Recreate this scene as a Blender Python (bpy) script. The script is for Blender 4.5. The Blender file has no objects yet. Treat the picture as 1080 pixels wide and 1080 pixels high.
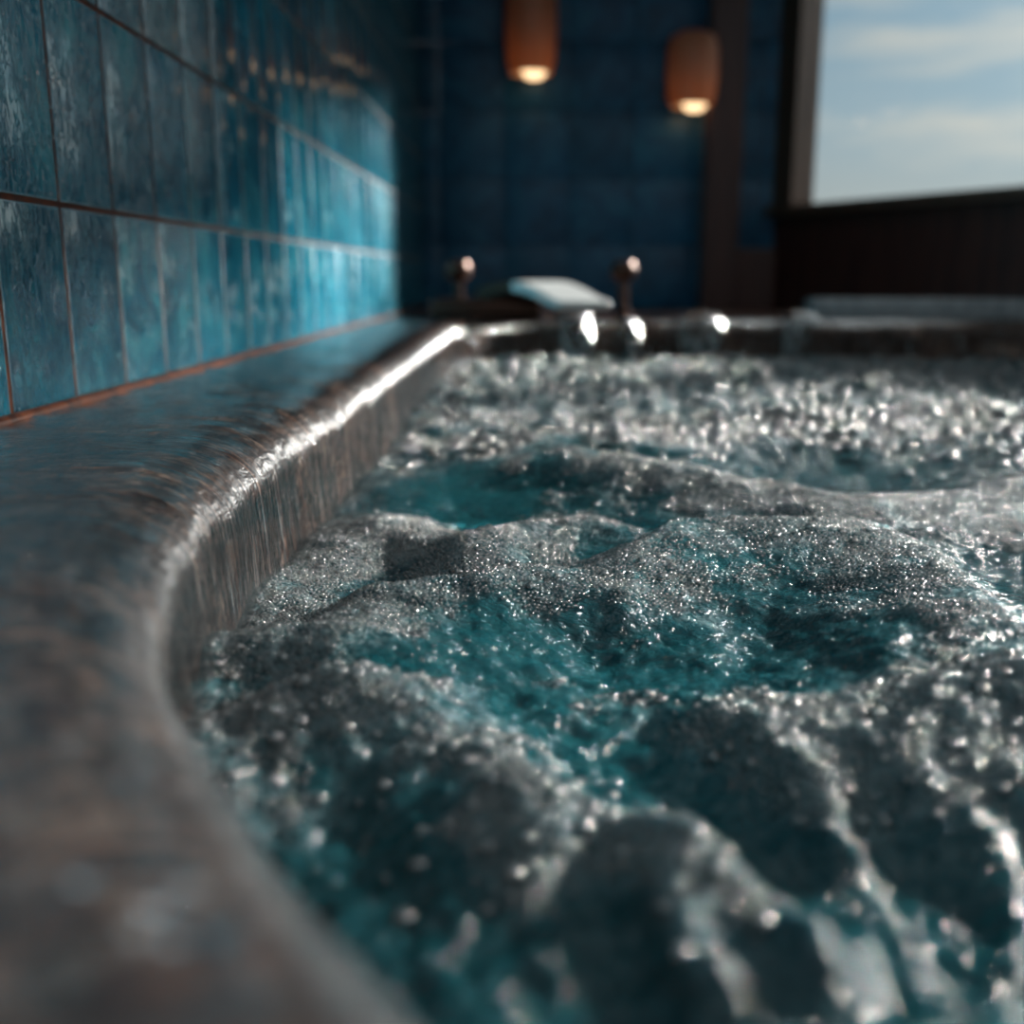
import bpy, math, random
import numpy as np
from mathutils import Vector

random.seed(7)
rng = np.random.default_rng(11)
SC = bpy.context.scene
COL = SC.collection

# ------------------------------------------------------------------ scale and camera
A = 0.36                      # distance from the camera to the tiled wall (m)
F = 1109.0                    # focal length in pixels of the 1080 frame
PITCH = math.radians(12.6)
YAW = math.radians(1.03)
ZC = 0.95                     # camera height
ZW = ZC - 0.55 * A            # still water level
ZL = ZC - 0.28 * A            # top of the stone ledge


def ray(u, v):
    x = (u - 540) / F
    y = (540 - v) / F
    fy = math.cos(PITCH) + y * math.sin(PITCH)
    z = y * math.cos(PITCH) - math.sin(PITCH)
    return (x * math.cos(YAW) - fy * math.sin(YAW), fy * math.cos(YAW) + x * math.sin(YAW), z)


def on_z(u, v, z):
    d = ray(u, v)
    t = (z - ZC) / d[2]
    return d[0] * t, d[1] * t


def on_y(u, v, y):
    d = ray(u, v)
    t = y / d[1]
    return d[0] * t, ZC + d[2] * t


# ------------------------------------------------------------------ noise
_perm = rng.permutation(512)
_g = rng.uniform(0, 2 * np.pi, 512)
_gx, _gy = np.cos(_g), np.sin(_g)


def perlin(x, y):
    xi = np.floor(x).astype(int)
    yi = np.floor(y).astype(int)
    xf = x - xi
    yf = y - yi
    u = xf ** 3 * (xf * (xf * 6 - 15) + 10)
    v = yf ** 3 * (yf * (yf * 6 - 15) + 10)

    def gr(ix, iy, fx, fy):
        h = _perm[(_perm[ix & 511] + iy) & 511]
        return _gx[h] * fx + _gy[h] * fy
    n00 = gr(xi, yi, xf, yf)
    n10 = gr(xi + 1, yi, xf - 1, yf)
    n01 = gr(xi, yi + 1, xf, yf - 1)
    n11 = gr(xi + 1, yi + 1, xf - 1, yf - 1)
    a = n00 + u * (n10 - n00)
    b = n01 + u * (n11 - n01)
    return (a + v * (b - a)) * 1.4


def fbm(x, y, octv=4, gain=0.5):
    s = np.zeros_like(x)
    amp = 1.0
    for k in range(octv):
        s += amp * perlin(x + 17.3 * k, y - 9.1 * k)
        x = x * 2.03
        y = y * 2.03
        amp *= gain
    return s


def billow(x, y, octv=3, gain=0.5):
    s = np.zeros_like(x)
    amp = 1.0
    for k in range(octv):
        s += amp * (1 - 2 * np.abs(perlin(x + 31.7 * k, y + 5.3 * k)))
        x = x * 2.1
        y = y * 2.1
        amp *= gain
    return s


def smooth(e0, e1, x):
    t = np.clip((x - e0) / (e1 - e0), 0, 1)
    return t * t * (3 - 2 * t)


# ------------------------------------------------------------------ mesh helpers
def mesh_np(name, verts, faces, mat, parent=None, smooth_shade=True, uv=None, attrs=None, mats=None, mat_idx=None):
    """verts (n,3), faces (m,k) arrays -> one mesh object"""
    me = bpy.data.meshes.new(name)
    verts = np.asarray(verts, dtype=np.float32)
    faces = np.asarray(faces, dtype=np.int32)
    m, k = faces.shape
    me.vertices.add(len(verts))
    me.vertices.foreach_set('co', verts.ravel())
    me.loops.add(m * k)
    me.loops.foreach_set('vertex_index', faces.ravel())
    me.polygons.add(m)
    me.polygons.foreach_set('loop_start', np.arange(0, m * k, k, dtype=np.int32))
    me.polygons.foreach_set('loop_total', np.full(m, k, dtype=np.int32))
    if smooth_shade:
        me.polygons.foreach_set('use_smooth', np.ones(m, dtype=bool))
    for mm in (mats or [mat]):
        me.materials.append(mm)
    if mat_idx is not None:
        me.polygons.foreach_set('material_index', np.asarray(mat_idx, dtype=np.int32))
    me.update(calc_edges=True)
    if uv is not None:
        l = me.uv_layers.new(name='flow')
        l.data.foreach_set('uv', np.asarray(uv, dtype=np.float32)[faces.ravel()].ravel())
    for an, av in (attrs or {}).items():
        at = me.attributes.new(an, 'FLOAT', 'POINT')
        at.data.foreach_set('value', np.asarray(av, dtype=np.float32))
    me.validate()
    o = bpy.data.objects.new(name, me)
    COL.objects.link(o)
    if parent:
        o.parent = parent
    return o


class MB:
    """collects quads/tris of simple solids, linked as one mesh"""
    def __init__(self):
        self.v = []
        self.f = []

    def box(self, x0, x1, y0, y1, z0, z1, bev=0.0):
        b = len(self.v)
        if bev <= 0:
            self.v += [(x, y, z) for x in (x0, x1) for y in (y0, y1) for z in (z0, z1)]
            self.f += [tuple(b + i for i in q) for q in
                       ((0, 1, 3, 2), (4, 6, 7, 5), (0, 4, 5, 1), (2, 3, 7, 6), (0, 2, 6, 4), (1, 5, 7, 3))]
            return self
        import bmesh
        bm = bmesh.new()
        r = bmesh.ops.create_cube(bm, size=1)
        for vv in bm.verts:
            vv.co = ((x0 + x1) / 2 + vv.co.x * (x1 - x0), (y0 + y1) / 2 + vv.co.y * (y1 - y0), (z0 + z1) / 2 + vv.co.z * (z1 - z0))
        bmesh.ops.bevel(bm, geom=list(bm.edges), offset=bev, segments=3, affect='EDGES', profile=0.5)
        self.add_bm(bm)
        return self

    def add_bm(self, bm):
        b = len(self.v)
        bm.verts.index_update()
        self.v += [tuple(v.co) for v in bm.verts]
        self.f += [tuple(b + v.index for v in f.verts) for f in bm.faces]
        bm.free()

    def lathe(self, prof, c=(0, 0, 0), n=40, axis='z'):
        b = len(self.v)
        for r, h in prof:
            for i in range(n):
                t = 2 * math.pi * i / n
                p = (r * math.cos(t), r * math.sin(t), h)
                if axis == 'y':
                    p = (p[0], p[2], p[1])
                if axis == 'x':
                    p = (p[2], p[0], p[1])
                self.v.append((c[0] + p[0], c[1] + p[1], c[2] + p[2]))
        for j in range(len(prof) - 1):
            for i in range(n):
                k = (i + 1) % n
                self.f.append((b + j * n + i, b + j * n + k, b + (j + 1) * n + k, b + (j + 1) * n + i))
        return self

    def tube(self, pts, r, n=14, cap=True):
        b = len(self.v)
        P = [Vector(p) for p in pts]
        for i, p in enumerate(P):
            t = (P[min(i + 1, len(P) - 1)] - P[max(i - 1, 0)]).normalized()
            up = Vector((0, 0, 1)) if abs(t.z) < 0.9 else Vector((1, 0, 0))
            s = t.cross(up).normalized()
            w = s.cross(t)
            rr = r[i] if isinstance(r, (list, tuple)) else r
            for k in range(n):
                a = 2 * math.pi * k / n
                self.v.append(tuple(p + s * rr * math.cos(a) + w * rr * math.sin(a)))
        for i in range(len(P) - 1):
            for k in range(n):
                q = (k + 1) % n
                self.f.append((b + i * n + k, b + i * n + q, b + (i + 1) * n + q, b + (i + 1) * n + k))
        if cap:
            self.f.append(tuple(b + k for k in range(n))[::-1])
            self.f.append(tuple(b + (len(P) - 1) * n + k for k in range(n)))
        return self

    def build(self, name, mat, parent=None, sm=True):
        me = bpy.data.meshes.new(name)
        me.from_pydata(self.v, [], self.f)
        me.materials.append(mat)
        if sm:
            me.shade_smooth()
            try:
                me.set_sharp_from_angle(angle=math.radians(40))
            except Exception:
                pass
        o = bpy.data.objects.new(name, me)
        COL.objects.link(o)
        if parent:
            o.parent = parent
        return o


def tag(o, label=None, cat=None, group=None, kind=None):
    if label:
        o['label'] = label
    if cat:
        o['category'] = cat
    if group:
        o['group'] = group
    if kind:
        o['kind'] = kind
    return o


def empty(name, loc, label, cat, group=None, rz=0.0):
    o = bpy.data.objects.new(name, None)
    o.empty_display_size = 0.05
    COL.objects.link(o)
    o.location = loc
    o.rotation_euler = (0, 0, rz)
    return tag(o, label, cat, group)


# ------------------------------------------------------------------ material helpers
def s2l(c):
    return tuple(((x / 255) / 12.92 if x / 255 <= 0.04045 else ((x / 255 + 0.055) / 1.055) ** 2.4) for x in c) + (1,)


class NT:
    def __init__(self, name):
        self.m = bpy.data.materials.new(name)
        self.m.use_nodes = True
        self.t = self.m.node_tree
        self.t.nodes.clear()
        self.out = self.t.nodes.new('ShaderNodeOutputMaterial')

    def n(self, typ, ins=None, **kw):
        nd = self.t.nodes.new(typ)
        for k, v in kw.items():
            setattr(nd, k, v)
        for k, v in (ins or {}).items():
            self.set(nd.inputs[k], v)
        return nd

    def set(self, sock, v):
        if isinstance(v, bpy.types.NodeSocket):
            self.t.links.new(v, sock)
        elif isinstance(v, bpy.types.Node):
            self.t.links.new(v.outputs[0], sock)
        else:
            sock.default_value = v

    def math(self, op, a, b=0.0, c=None, clamp=False):
        nd = self.n('ShaderNodeMath', operation=op, use_clamp=clamp)
        self.set(nd.inputs[0], a)
        self.set(nd.inputs[1], b)
        if c is not None:
            self.set(nd.inputs[2], c)
        return nd.outputs[0]

    def mix(self, fac, a, b, blend='MIX'):
        nd = self.n('ShaderNodeMix', data_type='RGBA', blend_type=blend)
        self.set(nd.inputs[0], fac)
        self.set(nd.inputs[6], a)
        self.set(nd.inputs[7], b)
        return nd.outputs[2]

    def mixf(self, fac, a, b):
        nd = self.n('ShaderNodeMix', data_type='FLOAT')
        self.set(nd.inputs[0], fac)
        self.set(nd.inputs[2], a)
        self.set(nd.inputs[3], b)
        return nd.outputs[0]

    def ramp(self, fac, stops, interp='LINEAR'):
        nd = self.n('ShaderNodeValToRGB')
        nd.color_ramp.interpolation = interp
        el = nd.color_ramp.elements
        while len(el) < len(stops):
            el.new(0.5)
        for e, (p, c) in zip(el, stops):
            e.position = p
            e.color = c if len(c) == 4 else tuple(c) + (1,)
        self.set(nd.inputs[0], fac)
        return nd.outputs[0]

    def rng(self, v, a, b, c=0.0, d=1.0):
        nd = self.n('ShaderNodeMapRange', {0: v, 1: a, 2: b, 3: c, 4: d}, interpolation_type='SMOOTHSTEP')
        return nd.outputs[0]

    def noise(self, vec, scale, detail=3.0, rough=0.5, dist=0.0, dims='3D'):
        nd = self.n('ShaderNodeTexNoise', {'Scale': scale, 'Detail': detail, 'Roughness': rough, 'Distortion': dist}, noise_dimensions=dims)
        if vec is not None:
            self.set(nd.inputs['Vector'], vec)
        return nd

    def mapping(self, vec, scale=(1, 1, 1), loc=(0, 0, 0), rot=(0, 0, 0)):
        nd = self.n('ShaderNodeMapping', {'Scale': scale, 'Location': loc, 'Rotation': rot})
        self.set(nd.inputs['Vector'], vec)
        return nd.outputs[0]

    def bump(self, h, dist, strength=1.0, normal=None):
        nd = self.n('ShaderNodeBump', {'Height': h, 'Distance': dist, 'Strength': strength})
        if normal is not None:
            self.set(nd.inputs['Normal'], normal)
        return nd.outputs[0]

    def obj(self):
        return self.n('ShaderNodeTexCoord').outputs['Object']

    def principled(self, **kw):
        nd = self.n('ShaderNodeBsdfPrincipled')
        for k, v in kw.items():
            self.set(nd.inputs[k.replace('_', ' ')], v)
        return nd

    def finish(self, sh):
        self.t.links.new(sh if isinstance(sh, bpy.types.NodeSocket) else sh.outputs[0], self.out.inputs[0])
        return self.m


def plain(name, rgb, rough=0.5, metal=0.0, **kw):
    t = NT(name)
    p = t.principled(Base_Color=s2l(rgb), Roughness=rough, Metallic=metal, **kw)
    return t.finish(p)


# glazed tile: per-tile tint, marbled veins, condensation where wet
def tile_mat(name, dark, mid, light, vein=0.5, wet=True, rough=0.12):
    t = NT(name)
    co = t.obj()
    at = t.n('ShaderNodeAttribute', attribute_name='tint').outputs['Fac']
    off = t.n('ShaderNodeCombineXYZ', {0: t.math('MULTIPLY', at, 37.0), 1: t.math('MULTIPLY', at, 11.0), 2: t.math('MULTIPLY', at, 23.0)})
    v2 = t.n('ShaderNodeVectorMath', {0: co, 1: off.outputs[0]}, operation='ADD').outputs[0]
    n1 = t.noise(v2, 11.0, 6, 0.62, 1.2)
    base = t.ramp(n1, [(0.28, s2l(dark)), (0.5, s2l(mid)), (0.74, s2l(light))])
    n2 = t.noise(v2, 26.0, 8, 0.7, 2.2)
    grain = t.rng(n2, 0.42, 0.72)
    base = t.mix(t.math('MULTIPLY', grain, 0.35), base, s2l(light))
    n3 = t.noise(v2, 7.5, 5, 0.65, 1.6)
    veins = t.rng(n3, 0.54, 0.70)
    n4 = t.noise(v2, 60.0, 5, 0.7, 1.0)
    veins = t.math('MULTIPLY', veins, t.rng(n4, 0.42, 0.62))
    base = t.mix(t.math('MULTIPLY', veins, vein), base, s2l((150, 185, 190)))
    vary = t.math('MULTIPLY_ADD', at, 0.5, 0.75)
    base = t.mix(1.0, base, t.n('ShaderNodeCombineColor', {0: vary, 1: vary, 2: vary}).outputs[0], 'MULTIPLY')
    # glaze unevenness, plus runs and beads of condensation
    h = t.math('MULTIPLY', t.noise(v2, 16.0, 2, 0.5), 1.0)
    nrm = t.bump(h, 0.004, 0.15)
    if wet:
        runs = t.noise(t.mapping(co, (60, 170, 34)), 1.0, 4, 0.65, 1.5)
        rn = t.rng(runs, 0.46, 0.66)
        vor = t.n('ShaderNodeTexVoronoi', {'Vector': t.mapping(co, (330, 330, 190)), 'Scale': 1.0, 'Randomness': 1.0})
        bead = t.rng(vor.outputs['Distance'], 0.05, 0.42, 1.0, 0.0)
        bead = t.math('MULTIPLY', bead, t.rng(t.noise(co, 30.0, 3), 0.45, 0.6))
        w = t.math('ADD', t.math('MULTIPLY', rn, 0.5), t.math('MULTIPLY', bead, 0.7))
        sx = t.n('ShaderNodeSeparateXYZ', {0: co})
        near_wet = t.rng(sx.outputs[1], 2.5 * A, 3.7 * A, 1.0, 0.0)
        w = t.math('MULTIPLY', w, near_wet)
        nrm = t.bump(w, 0.0020, 0.8, nrm)
    p = t.principled(Base_Color=base, Roughness=rough if wet else 0.4, Normal=nrm)
    p.inputs['IOR'].default_value = 2.0 if wet else 1.45
    if wet:
        p.inputs['Coat Weight'].default_value = 0.0
        p.inputs['Coat IOR'].default_value = 1.9
        p.inputs['Coat Roughness'].default_value = 0.06
        t.set(p.inputs['Coat Normal'], nrm)
    return t.finish(p)


M = {}
M['tile'] = tile_mat('teal_glazed_tile', (4, 56, 77), (14, 92, 114), (62, 138, 150), 0.9)
M['tile_edge'] = tile_mat('worn_tile_edge', (4, 56, 77), (14, 92, 114), (62, 138, 150), 0.9, True, 0.5)
M['tile_blue'] = tile_mat('blue_glazed_tile', (12, 58, 88), (24, 88, 122), (44, 118, 150), 0.05, False)
t = NT('copper_grout')
c = t.ramp(t.noise(t.obj(), 70, 4), [(0.35, s2l((52, 26, 16))), (0.7, s2l((106, 58, 34)))])
M['grout'] = t.finish(t.principled(Base_Color=c, Roughness=0.35, Metallic=0.25))
M['grout_blue'] = plain('dark_blue_grout', (20, 40, 60), 0.6)
t = NT('dark_brown_wood')
n = t.noise(t.mapping(t.obj(), (14, 14, 1.2)), 3.0, 5, 0.6, 0.6)
c = t.ramp(n, [(0.3, s2l((52, 26, 23))), (0.7, s2l((84, 48, 40)))])
M['wood'] = t.finish(t.principled(Base_Color=c, Roughness=0.4))
t = NT('window_frame_paint')
c = t.ramp(t.noise(t.mapping(t.obj(), (20, 20, 2)), 2.0, 4), [(0.3, s2l((74, 56, 46))), (0.7, s2l((98, 76, 62)))])
M['frame'] = t.finish(t.principled(Base_Color=c, Roughness=0.4))
M['plaster'] = plain('dark_plaster', (52, 50, 52), 0.8)
M['ceil'] = plain('dark_ceiling_boards', (58, 50, 46), 0.7)
M['floor'] = plain('dark_floor_tile', (60, 56, 54), 0.5)
M['kerb'] = None
t = NT('pale_wet_stone')
c = t.ramp(t.noise(t.obj(), 40, 5), [(0.3, s2l((120, 126, 130))), (0.7, s2l((165, 168, 170)))])
M['kerb'] = t.finish(t.principled(Base_Color=c, Roughness=0.2))
M['chrome'] = plain('wet_chrome', (205, 208, 212), 0.12, 1.0)
M['lip'] = plain('sunlit_pale_metal', (208, 212, 212), 0.32, 0.35)  # pale base colour stands in for sunlit water on the spout
M['bronze'] = plain('dark_bronze', (62, 42, 34), 0.3, 0.8)
M['copper'] = plain('aged_copper', (150, 92, 62), 0.35, 0.9)
t = NT('amber_glass_shade')
p = t.principled(Base_Color=s2l((192, 150, 118)), Roughness=0.35)
p.inputs['Subsurface Weight'].default_value = 0.0
tr = t.n('ShaderNodeBsdfTranslucent', {'Color': s2l((232, 176, 120))})
mx = t.n('ShaderNodeMixShader', {0: 0.35})
t.t.links.new(p.outputs[0], mx.inputs[1])
t.t.links.new(tr.outputs[0], mx.inputs[2])
M['amber'] = t.finish(mx)
t = NT('lamp_bulb_glow')
e = t.n('ShaderNodeEmission', {'Color': (1.0, 0.66, 0.36, 1), 'Strength': 1.6})
M['bulb'] = t.finish(e)
t = NT('clear_pane')
tr = t.n('ShaderNodeBsdfTransparent', {'Color': (0.97, 0.98, 0.98, 1)})
gl = t.n('ShaderNodeBsdfGlossy', {'Roughness': 0.0})
fr = t.n('ShaderNodeFresnel', {'IOR': 1.25})
mx = t.n('ShaderNodeMixShader', {0: fr.outputs[0]})
t.t.links.new(tr.outputs[0], mx.inputs[1])
t.t.links.new(gl.outputs[0], mx.inputs[2])
M['pane'] = t.finish(mx)

# granite of the tub
t = NT('brown_granite')
co = t.obj()
n1 = t.noise(co, 16, 6, 0.65, 0.8)
c = t.ramp(n1, [(0.34, s2l((30, 17, 15))), (0.46, s2l((78, 50, 41))), (0.55, s2l((132, 98, 84))), (0.68, s2l((200, 176, 162)))])
vo = t.n('ShaderNodeTexVoronoi', {'Vector': co, 'Scale': 150.0})
spk = t.ramp(vo.outputs['Color'], [(0.25, s2l((34, 20, 18))), (0.5, s2l((124, 88, 74))), (0.8, s2l((206, 184, 170)))])
c = t.mix(0.5, c, spk)
big = t.rng(t.noise(co, 7.0, 4, 0.55, 0.8), 0.40, 0.56)
c = t.mix(t.math('MULTIPLY', big, 0.72), c, s2l((34, 21, 19)))
n2 = t.noise(co, 90, 4, 0.6)
M['granite'] = t.finish(t.principled(Base_Color=t.mix(1.0, c, (0.90, 0.76, 0.68, 1), 'MULTIPLY'), Roughness=0.5, Specular_IOR_Level=0.2, Normal=t.bump(n2, 0.0012, 0.5)))

# thin sheet of running water: clear, with aerated white streaks and painted dark lensing streaks along the flow
def film_mat(name, streak_lo, streak_hi, streak_amt):
    t = NT(name)
    uv = t.n('ShaderNodeUVMap', uv_map='flow').outputs[0]
    warp = t.noise(t.mapping(uv, (8, 8, 1)), 1.0, 3)
    uvw = t.n('ShaderNodeVectorMath', {0: uv, 1: t.n('ShaderNodeVectorMath', {0: warp.outputs['Color'], 1: (0.018, 0.0, 0.0)}, operation='MULTIPLY').outputs[0]}, operation='ADD').outputs[0]
    s1 = t.noise(t.mapping(uvw, (330, 13, 1)), 1.0, 4, 0.6, 0.4)
    s2 = t.noise(t.mapping(uvw, (760, 30, 1)), 1.0, 3, 0.6, 0.3)
    s3 = t.noise(t.mapping(uvw, (70, 7, 1)), 1.0, 3, 0.5, 0.5)
    s4 = t.noise(t.mapping(uvw, (34, 60, 1)), 1.0, 3, 0.6, 0.6)
    nrm = t.bump(s4, 0.0042, 0.6)
    nrm = t.bump(s3, 0.006, 0.6, nrm)
    nrm = t.bump(s1, 0.0020, 0.8, nrm)
    nrm = t.bump(s2, 0.0007, 0.8, nrm)
    fall = t.n('ShaderNodeAttribute', attribute_name='fall').outputs['Fac']
    st = t.math('MULTIPLY', t.rng(s1, streak_lo, streak_hi), t.rng(s3, 0.40, 0.62))
    st = t.math('ADD', st, t.math('MULTIPLY', t.rng(s2, 0.52, 0.72), 0.5), clamp=True)
    st = t.math('MULTIPLY', t.math('MULTIPLY', st, fall), streak_amt)
    lens = t.math('MULTIPLY', t.math('SUBTRACT', 1.0, t.rng(s1, 0.36, 0.56)), fall)  # light and dark of water lensing, painted into the transparent colour
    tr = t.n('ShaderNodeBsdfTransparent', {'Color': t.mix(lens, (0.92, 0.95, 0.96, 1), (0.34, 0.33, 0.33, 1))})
    gl = t.n('ShaderNodeBsdfGlossy', {'Roughness': t.math('MULTIPLY', t.rng(fall, 0.1, 0.5, 0.05, 0.22), t.rng(fall, 0.62, 0.95, 1.0, 0.35)), 'Normal': nrm})
    df = t.n('ShaderNodeBsdfDiffuse', {'Color': s2l((196, 204, 206)), 'Normal': nrm})
    fr = t.n('ShaderNodeFresnel', {'IOR': 1.16, 'Normal': nrm})
    m1 = t.n('ShaderNodeMixShader', {0: st})
    t.t.links.new(tr.outputs[0], m1.inputs[1])
    t.t.links.new(df.outputs[0], m1.inputs[2])
    m2 = t.n('ShaderNodeMixShader', {0: fr.outputs[0]})
    t.t.links.new(m1.outputs[0], m2.inputs[1])
    t.t.links.new(gl.outputs[0], m2.inputs[2])
    return t.finish(m2)


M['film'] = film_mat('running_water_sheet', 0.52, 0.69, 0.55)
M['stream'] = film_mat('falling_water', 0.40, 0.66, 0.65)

# bubbling water
t = NT('bubbling_water')
co = t.obj()
foam = t.n('ShaderNodeAttribute', attribute_name='foam').outputs['Fac']
deep = t.n('ShaderNodeAttribute', attribute_name='aerated_lit').outputs['Fac']
fn = t.noise(co, 26, 5, 0.62, 0.6)
fm = t.rng(t.math('ADD', foam, t.math('MULTIPLY_ADD', fn, 0.9, -0.45)), 0.30, 0.72)
wcol = t.mix(deep, s2l((4, 26, 33)), s2l((16, 66, 72)))  # lighter teal: aerated water, also painted lit patches and lifted shade
va = t.n('ShaderNodeTexVoronoi', {'Vector': co, 'Scale': 470.0})
vb = t.n('ShaderNodeTexVoronoi', {'Vector': co, 'Scale': 250.0})
da = t.math('SUBTRACT', 1.0, t.math('POWER', va.outputs['Distance'], 2.0))
db = t.math('SUBTRACT', 1.0, t.math('POWER', vb.outputs['Distance'], 2.0))
sel = t.rng(t.noise(co, 40, 2), 0.5, 0.62)
dome = t.mixf(sel, da, t.math('MULTIPLY', db, 1.8))
fcol = t.mix(t.rng(dome, 0.55, 1.0), s2l((58, 92, 98)), s2l((142, 164, 168)))
col = t.mix(t.math('MULTIPLY', fm, 0.34), wcol, fcol)
r1 = t.noise(t.mapping(co, (1, 1.6, 1)), 75, 4, 0.6, 1.2)
r2 = t.noise(co, 260, 2, 0.5, 0.8)
nw = t.bump(r1, 0.006, 0.8)
nw = t.bump(r2, 0.0012, 0.6, nw)
nrm = t.bump(t.math('MULTIPLY', dome, fm), 0.0016, 1.0, nw)
p = t.principled(Base_Color=col, Roughness=t.mixf(fm, 0.045, 0.11), Normal=nrm)
p.inputs['IOR'].default_value = 1.34
p.inputs['Subsurface Weight'].default_value = 0.6
p.inputs['Subsurface Radius'].default_value = (0.25, 0.85, 1.0)
p.inputs['Subsurface Scale'].default_value = 0.02
M['water'] = t.finish(p)

t = NT('bubble_skin')
tr = t.n('ShaderNodeBsdfTransparent', {'Color': (0.93, 0.96, 0.96, 1)})
df = t.n('ShaderNodeBsdfDiffuse', {'Color': s2l((205, 212, 214))})
gl = t.n('ShaderNodeBsdfGlossy', {'Roughness': 0.12})
fr = t.n('ShaderNodeFresnel', {'IOR': 1.85})
m1 = t.n('ShaderNodeMixShader', {0: 0.07})
t.t.links.new(tr.outputs[0], m1.inputs[1])
t.t.links.new(df.outputs[0], m1.inputs[2])
m2 = t.n('ShaderNodeMixShader', {0: fr.outputs[0]})
t.t.links.new(m1.outputs[0], m2.inputs[1])
t.t.links.new(gl.outputs[0], m2.inputs[2])
M['bubble'] = t.finish(m2)

t = NT('clear_droplets')
p = t.principled(Base_Color=(1, 1, 1, 1), Roughness=0.0)
p.inputs['IOR'].default_value = 1.33
p.inputs['Transmission Weight'].default_value = 1.0
M['drop'] = t.finish(p)

# ------------------------------------------------------------------ room
YB = 10 * A                   # back wall
XL = -A                       # left wall
YN = -3.2 * A                 # wall behind the camera
CX, CY = 2.22 * A, YB         # where back wall meets the window wall
WD = Vector((0.497, -0.868, 0)).normalized()
ZT = ZC + 4.0 * A             # ceiling


def tiled_wall(name, origin, du, width, u0, pu, z0, pz, ztop, zbot, mat, depth=0.0007, gap=0.0046, grout=None, lip=1.0):
    """tiles standing proud of a grout bed; origin at u=0, du = unit vector along the wall, normal = du rotated into the room"""
    du = Vector(du)
    nr = Vector((-du.y, du.x, 0))
    V, Fc, tint, mi = [], [], [], []

    def P(u, z, d):
        q = Vector(origin) + du * u + nr * d
        return (q.x, q.y, z)
    # grout bed with thickness
    V += [P(0, zbot, 0), P(width, zbot, 0), P(width, ztop, 0), P(0, ztop, 0)]
    V += [P(0, zbot, -0.06), P(width, zbot, -0.06), P(width, ztop, -0.06), P(0, ztop, -0.06)]
    Fc += [(0, 1, 2, 3), (5, 4, 7, 6), (0, 3, 7, 4), (1, 5, 6, 2), (3, 2, 6, 7), (0, 4, 5, 1)]
    tint += [0.5] * 8
    mi += [1] * 6
    ku0 = math.floor((0 - u0) / pu)
    kz0 = math.floor((zbot - z0) / pz)
    k = ku0
    while u0 + k * pu < width:
        j = kz0
        while z0 + j * pz < ztop:
            a0 = max(u0 + k * pu + gap / 2, 0)
            a1 = min(u0 + (k + 1) * pu - gap / 2, width)
            b0 = max(z0 + j * pz + gap / 2, zbot)
            b1 = min(z0 + (j + 1) * pz - gap / 2, ztop)
            j += 1
            if a1 - a0 < 0.004 or b1 - b0 < 0.004:
                continue
            b = len(V)
            e = 0.0009
            tu, tz = random.uniform(-1, 1) * 0.00018 * lip, random.uniform(-1, 1) * 0.00018 * lip
            ring = [(a0, b0, -1, -1), (a1, b0, 1, -1), (a1, b1, 1, 1), (a0, b1, -1, 1)]
            for (uu, zz, su, sz) in ring:
                V.append(P(uu, zz, 0.0002))
            for (uu, zz, su, sz) in ring:
                V.append(P(uu - su * e * 0.3, zz - sz * e * 0.3, depth * 0.65 + su * tu * .6 + sz * tz * .6))
            for (uu, zz, su, sz) in ring:
                V.append(P(uu - su * e * 1.4, zz - sz * e * 1.4, depth + su * tu + sz * tz))
            for q in range(4):
                w = (q + 1) % 4
                Fc.append((b + q, b + w, b + 4 + w, b + 4 + q))
                Fc.append((b + 4 + q, b + 4 + w, b + 8 + w, b + 8 + q))
            Fc.append((b + 8, b + 9, b + 10, b + 11))
            mi += [2] * 8 + [0]
            tint += [random.random()] * 12
        k += 1
    Fc = [f[::-1] for f in Fc[:1]] + Fc[1:6] + [f[::-1] for f in Fc[6:]]
    o = mesh_np(name, V, Fc, None, smooth_shade=False, attrs={'tint': tint}, mats=[mat, grout or M['grout'], M['tile_edge'] if mat == M['tile'] else mat], mat_idx=mi)
    return tag(o, kind='structure')


# left wall: u runs from the back (y = YB) towards the camera so that the normal is +x
PU, PZ = 0.2945 * A, 0.448 * A
tiled_wall('wall_left', (XL, YB, 0), (0, -1, 0), YB - YN, (YB - 2.296 * A) % PU, PU, ZC + 0.150 * A, PZ, ZT, ZL + 0.006, M['tile'])
lw = MB().box(XL - 0.06, XL, YN, YB, 0, ZL + 0.006).build('wall_left_base', M['plaster'], sm=False)
tag(lw, kind='structure')
# back wall: normal -y, u runs towards -x
tiled_wall('wall_back', (CX, YB, 0), (-1, 0, 0), CX - XL, 0.05, 0.21, ZC + 0.1, 0.21, ZT, 0.0, M['tile_blue'], depth=0.0012, gap=0.003, grout=M['grout_blue'], lip=0.1)


def quad_wall(name, p0, d, s0, s1, z0, z1, mat, th=0.08, parent=None):
    """board from s0 to s1 along d starting at p0; the room is on the side of -normal thickness"""
    d = Vector(d)
    n = Vector((d.y, -d.x, 0))           # into the room for the window wall
    V = []
    for s, w in ((s0, 0), (s1, 0), (s1, -th), (s0, -th)):
        q = Vector(p0) + d * s + n * w
        V += [(q.x, q.y, z0), (q.x, q.y, z1)]
    m = MB()
    m.v = V
    m.f = [(0, 2, 3, 1), (2, 4, 5, 3), (4, 6, 7, 5), (6, 0, 1, 7), (1, 3, 5, 7), (0, 6, 4, 2)]
    return m.build(name, mat, parent, sm=False)


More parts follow.
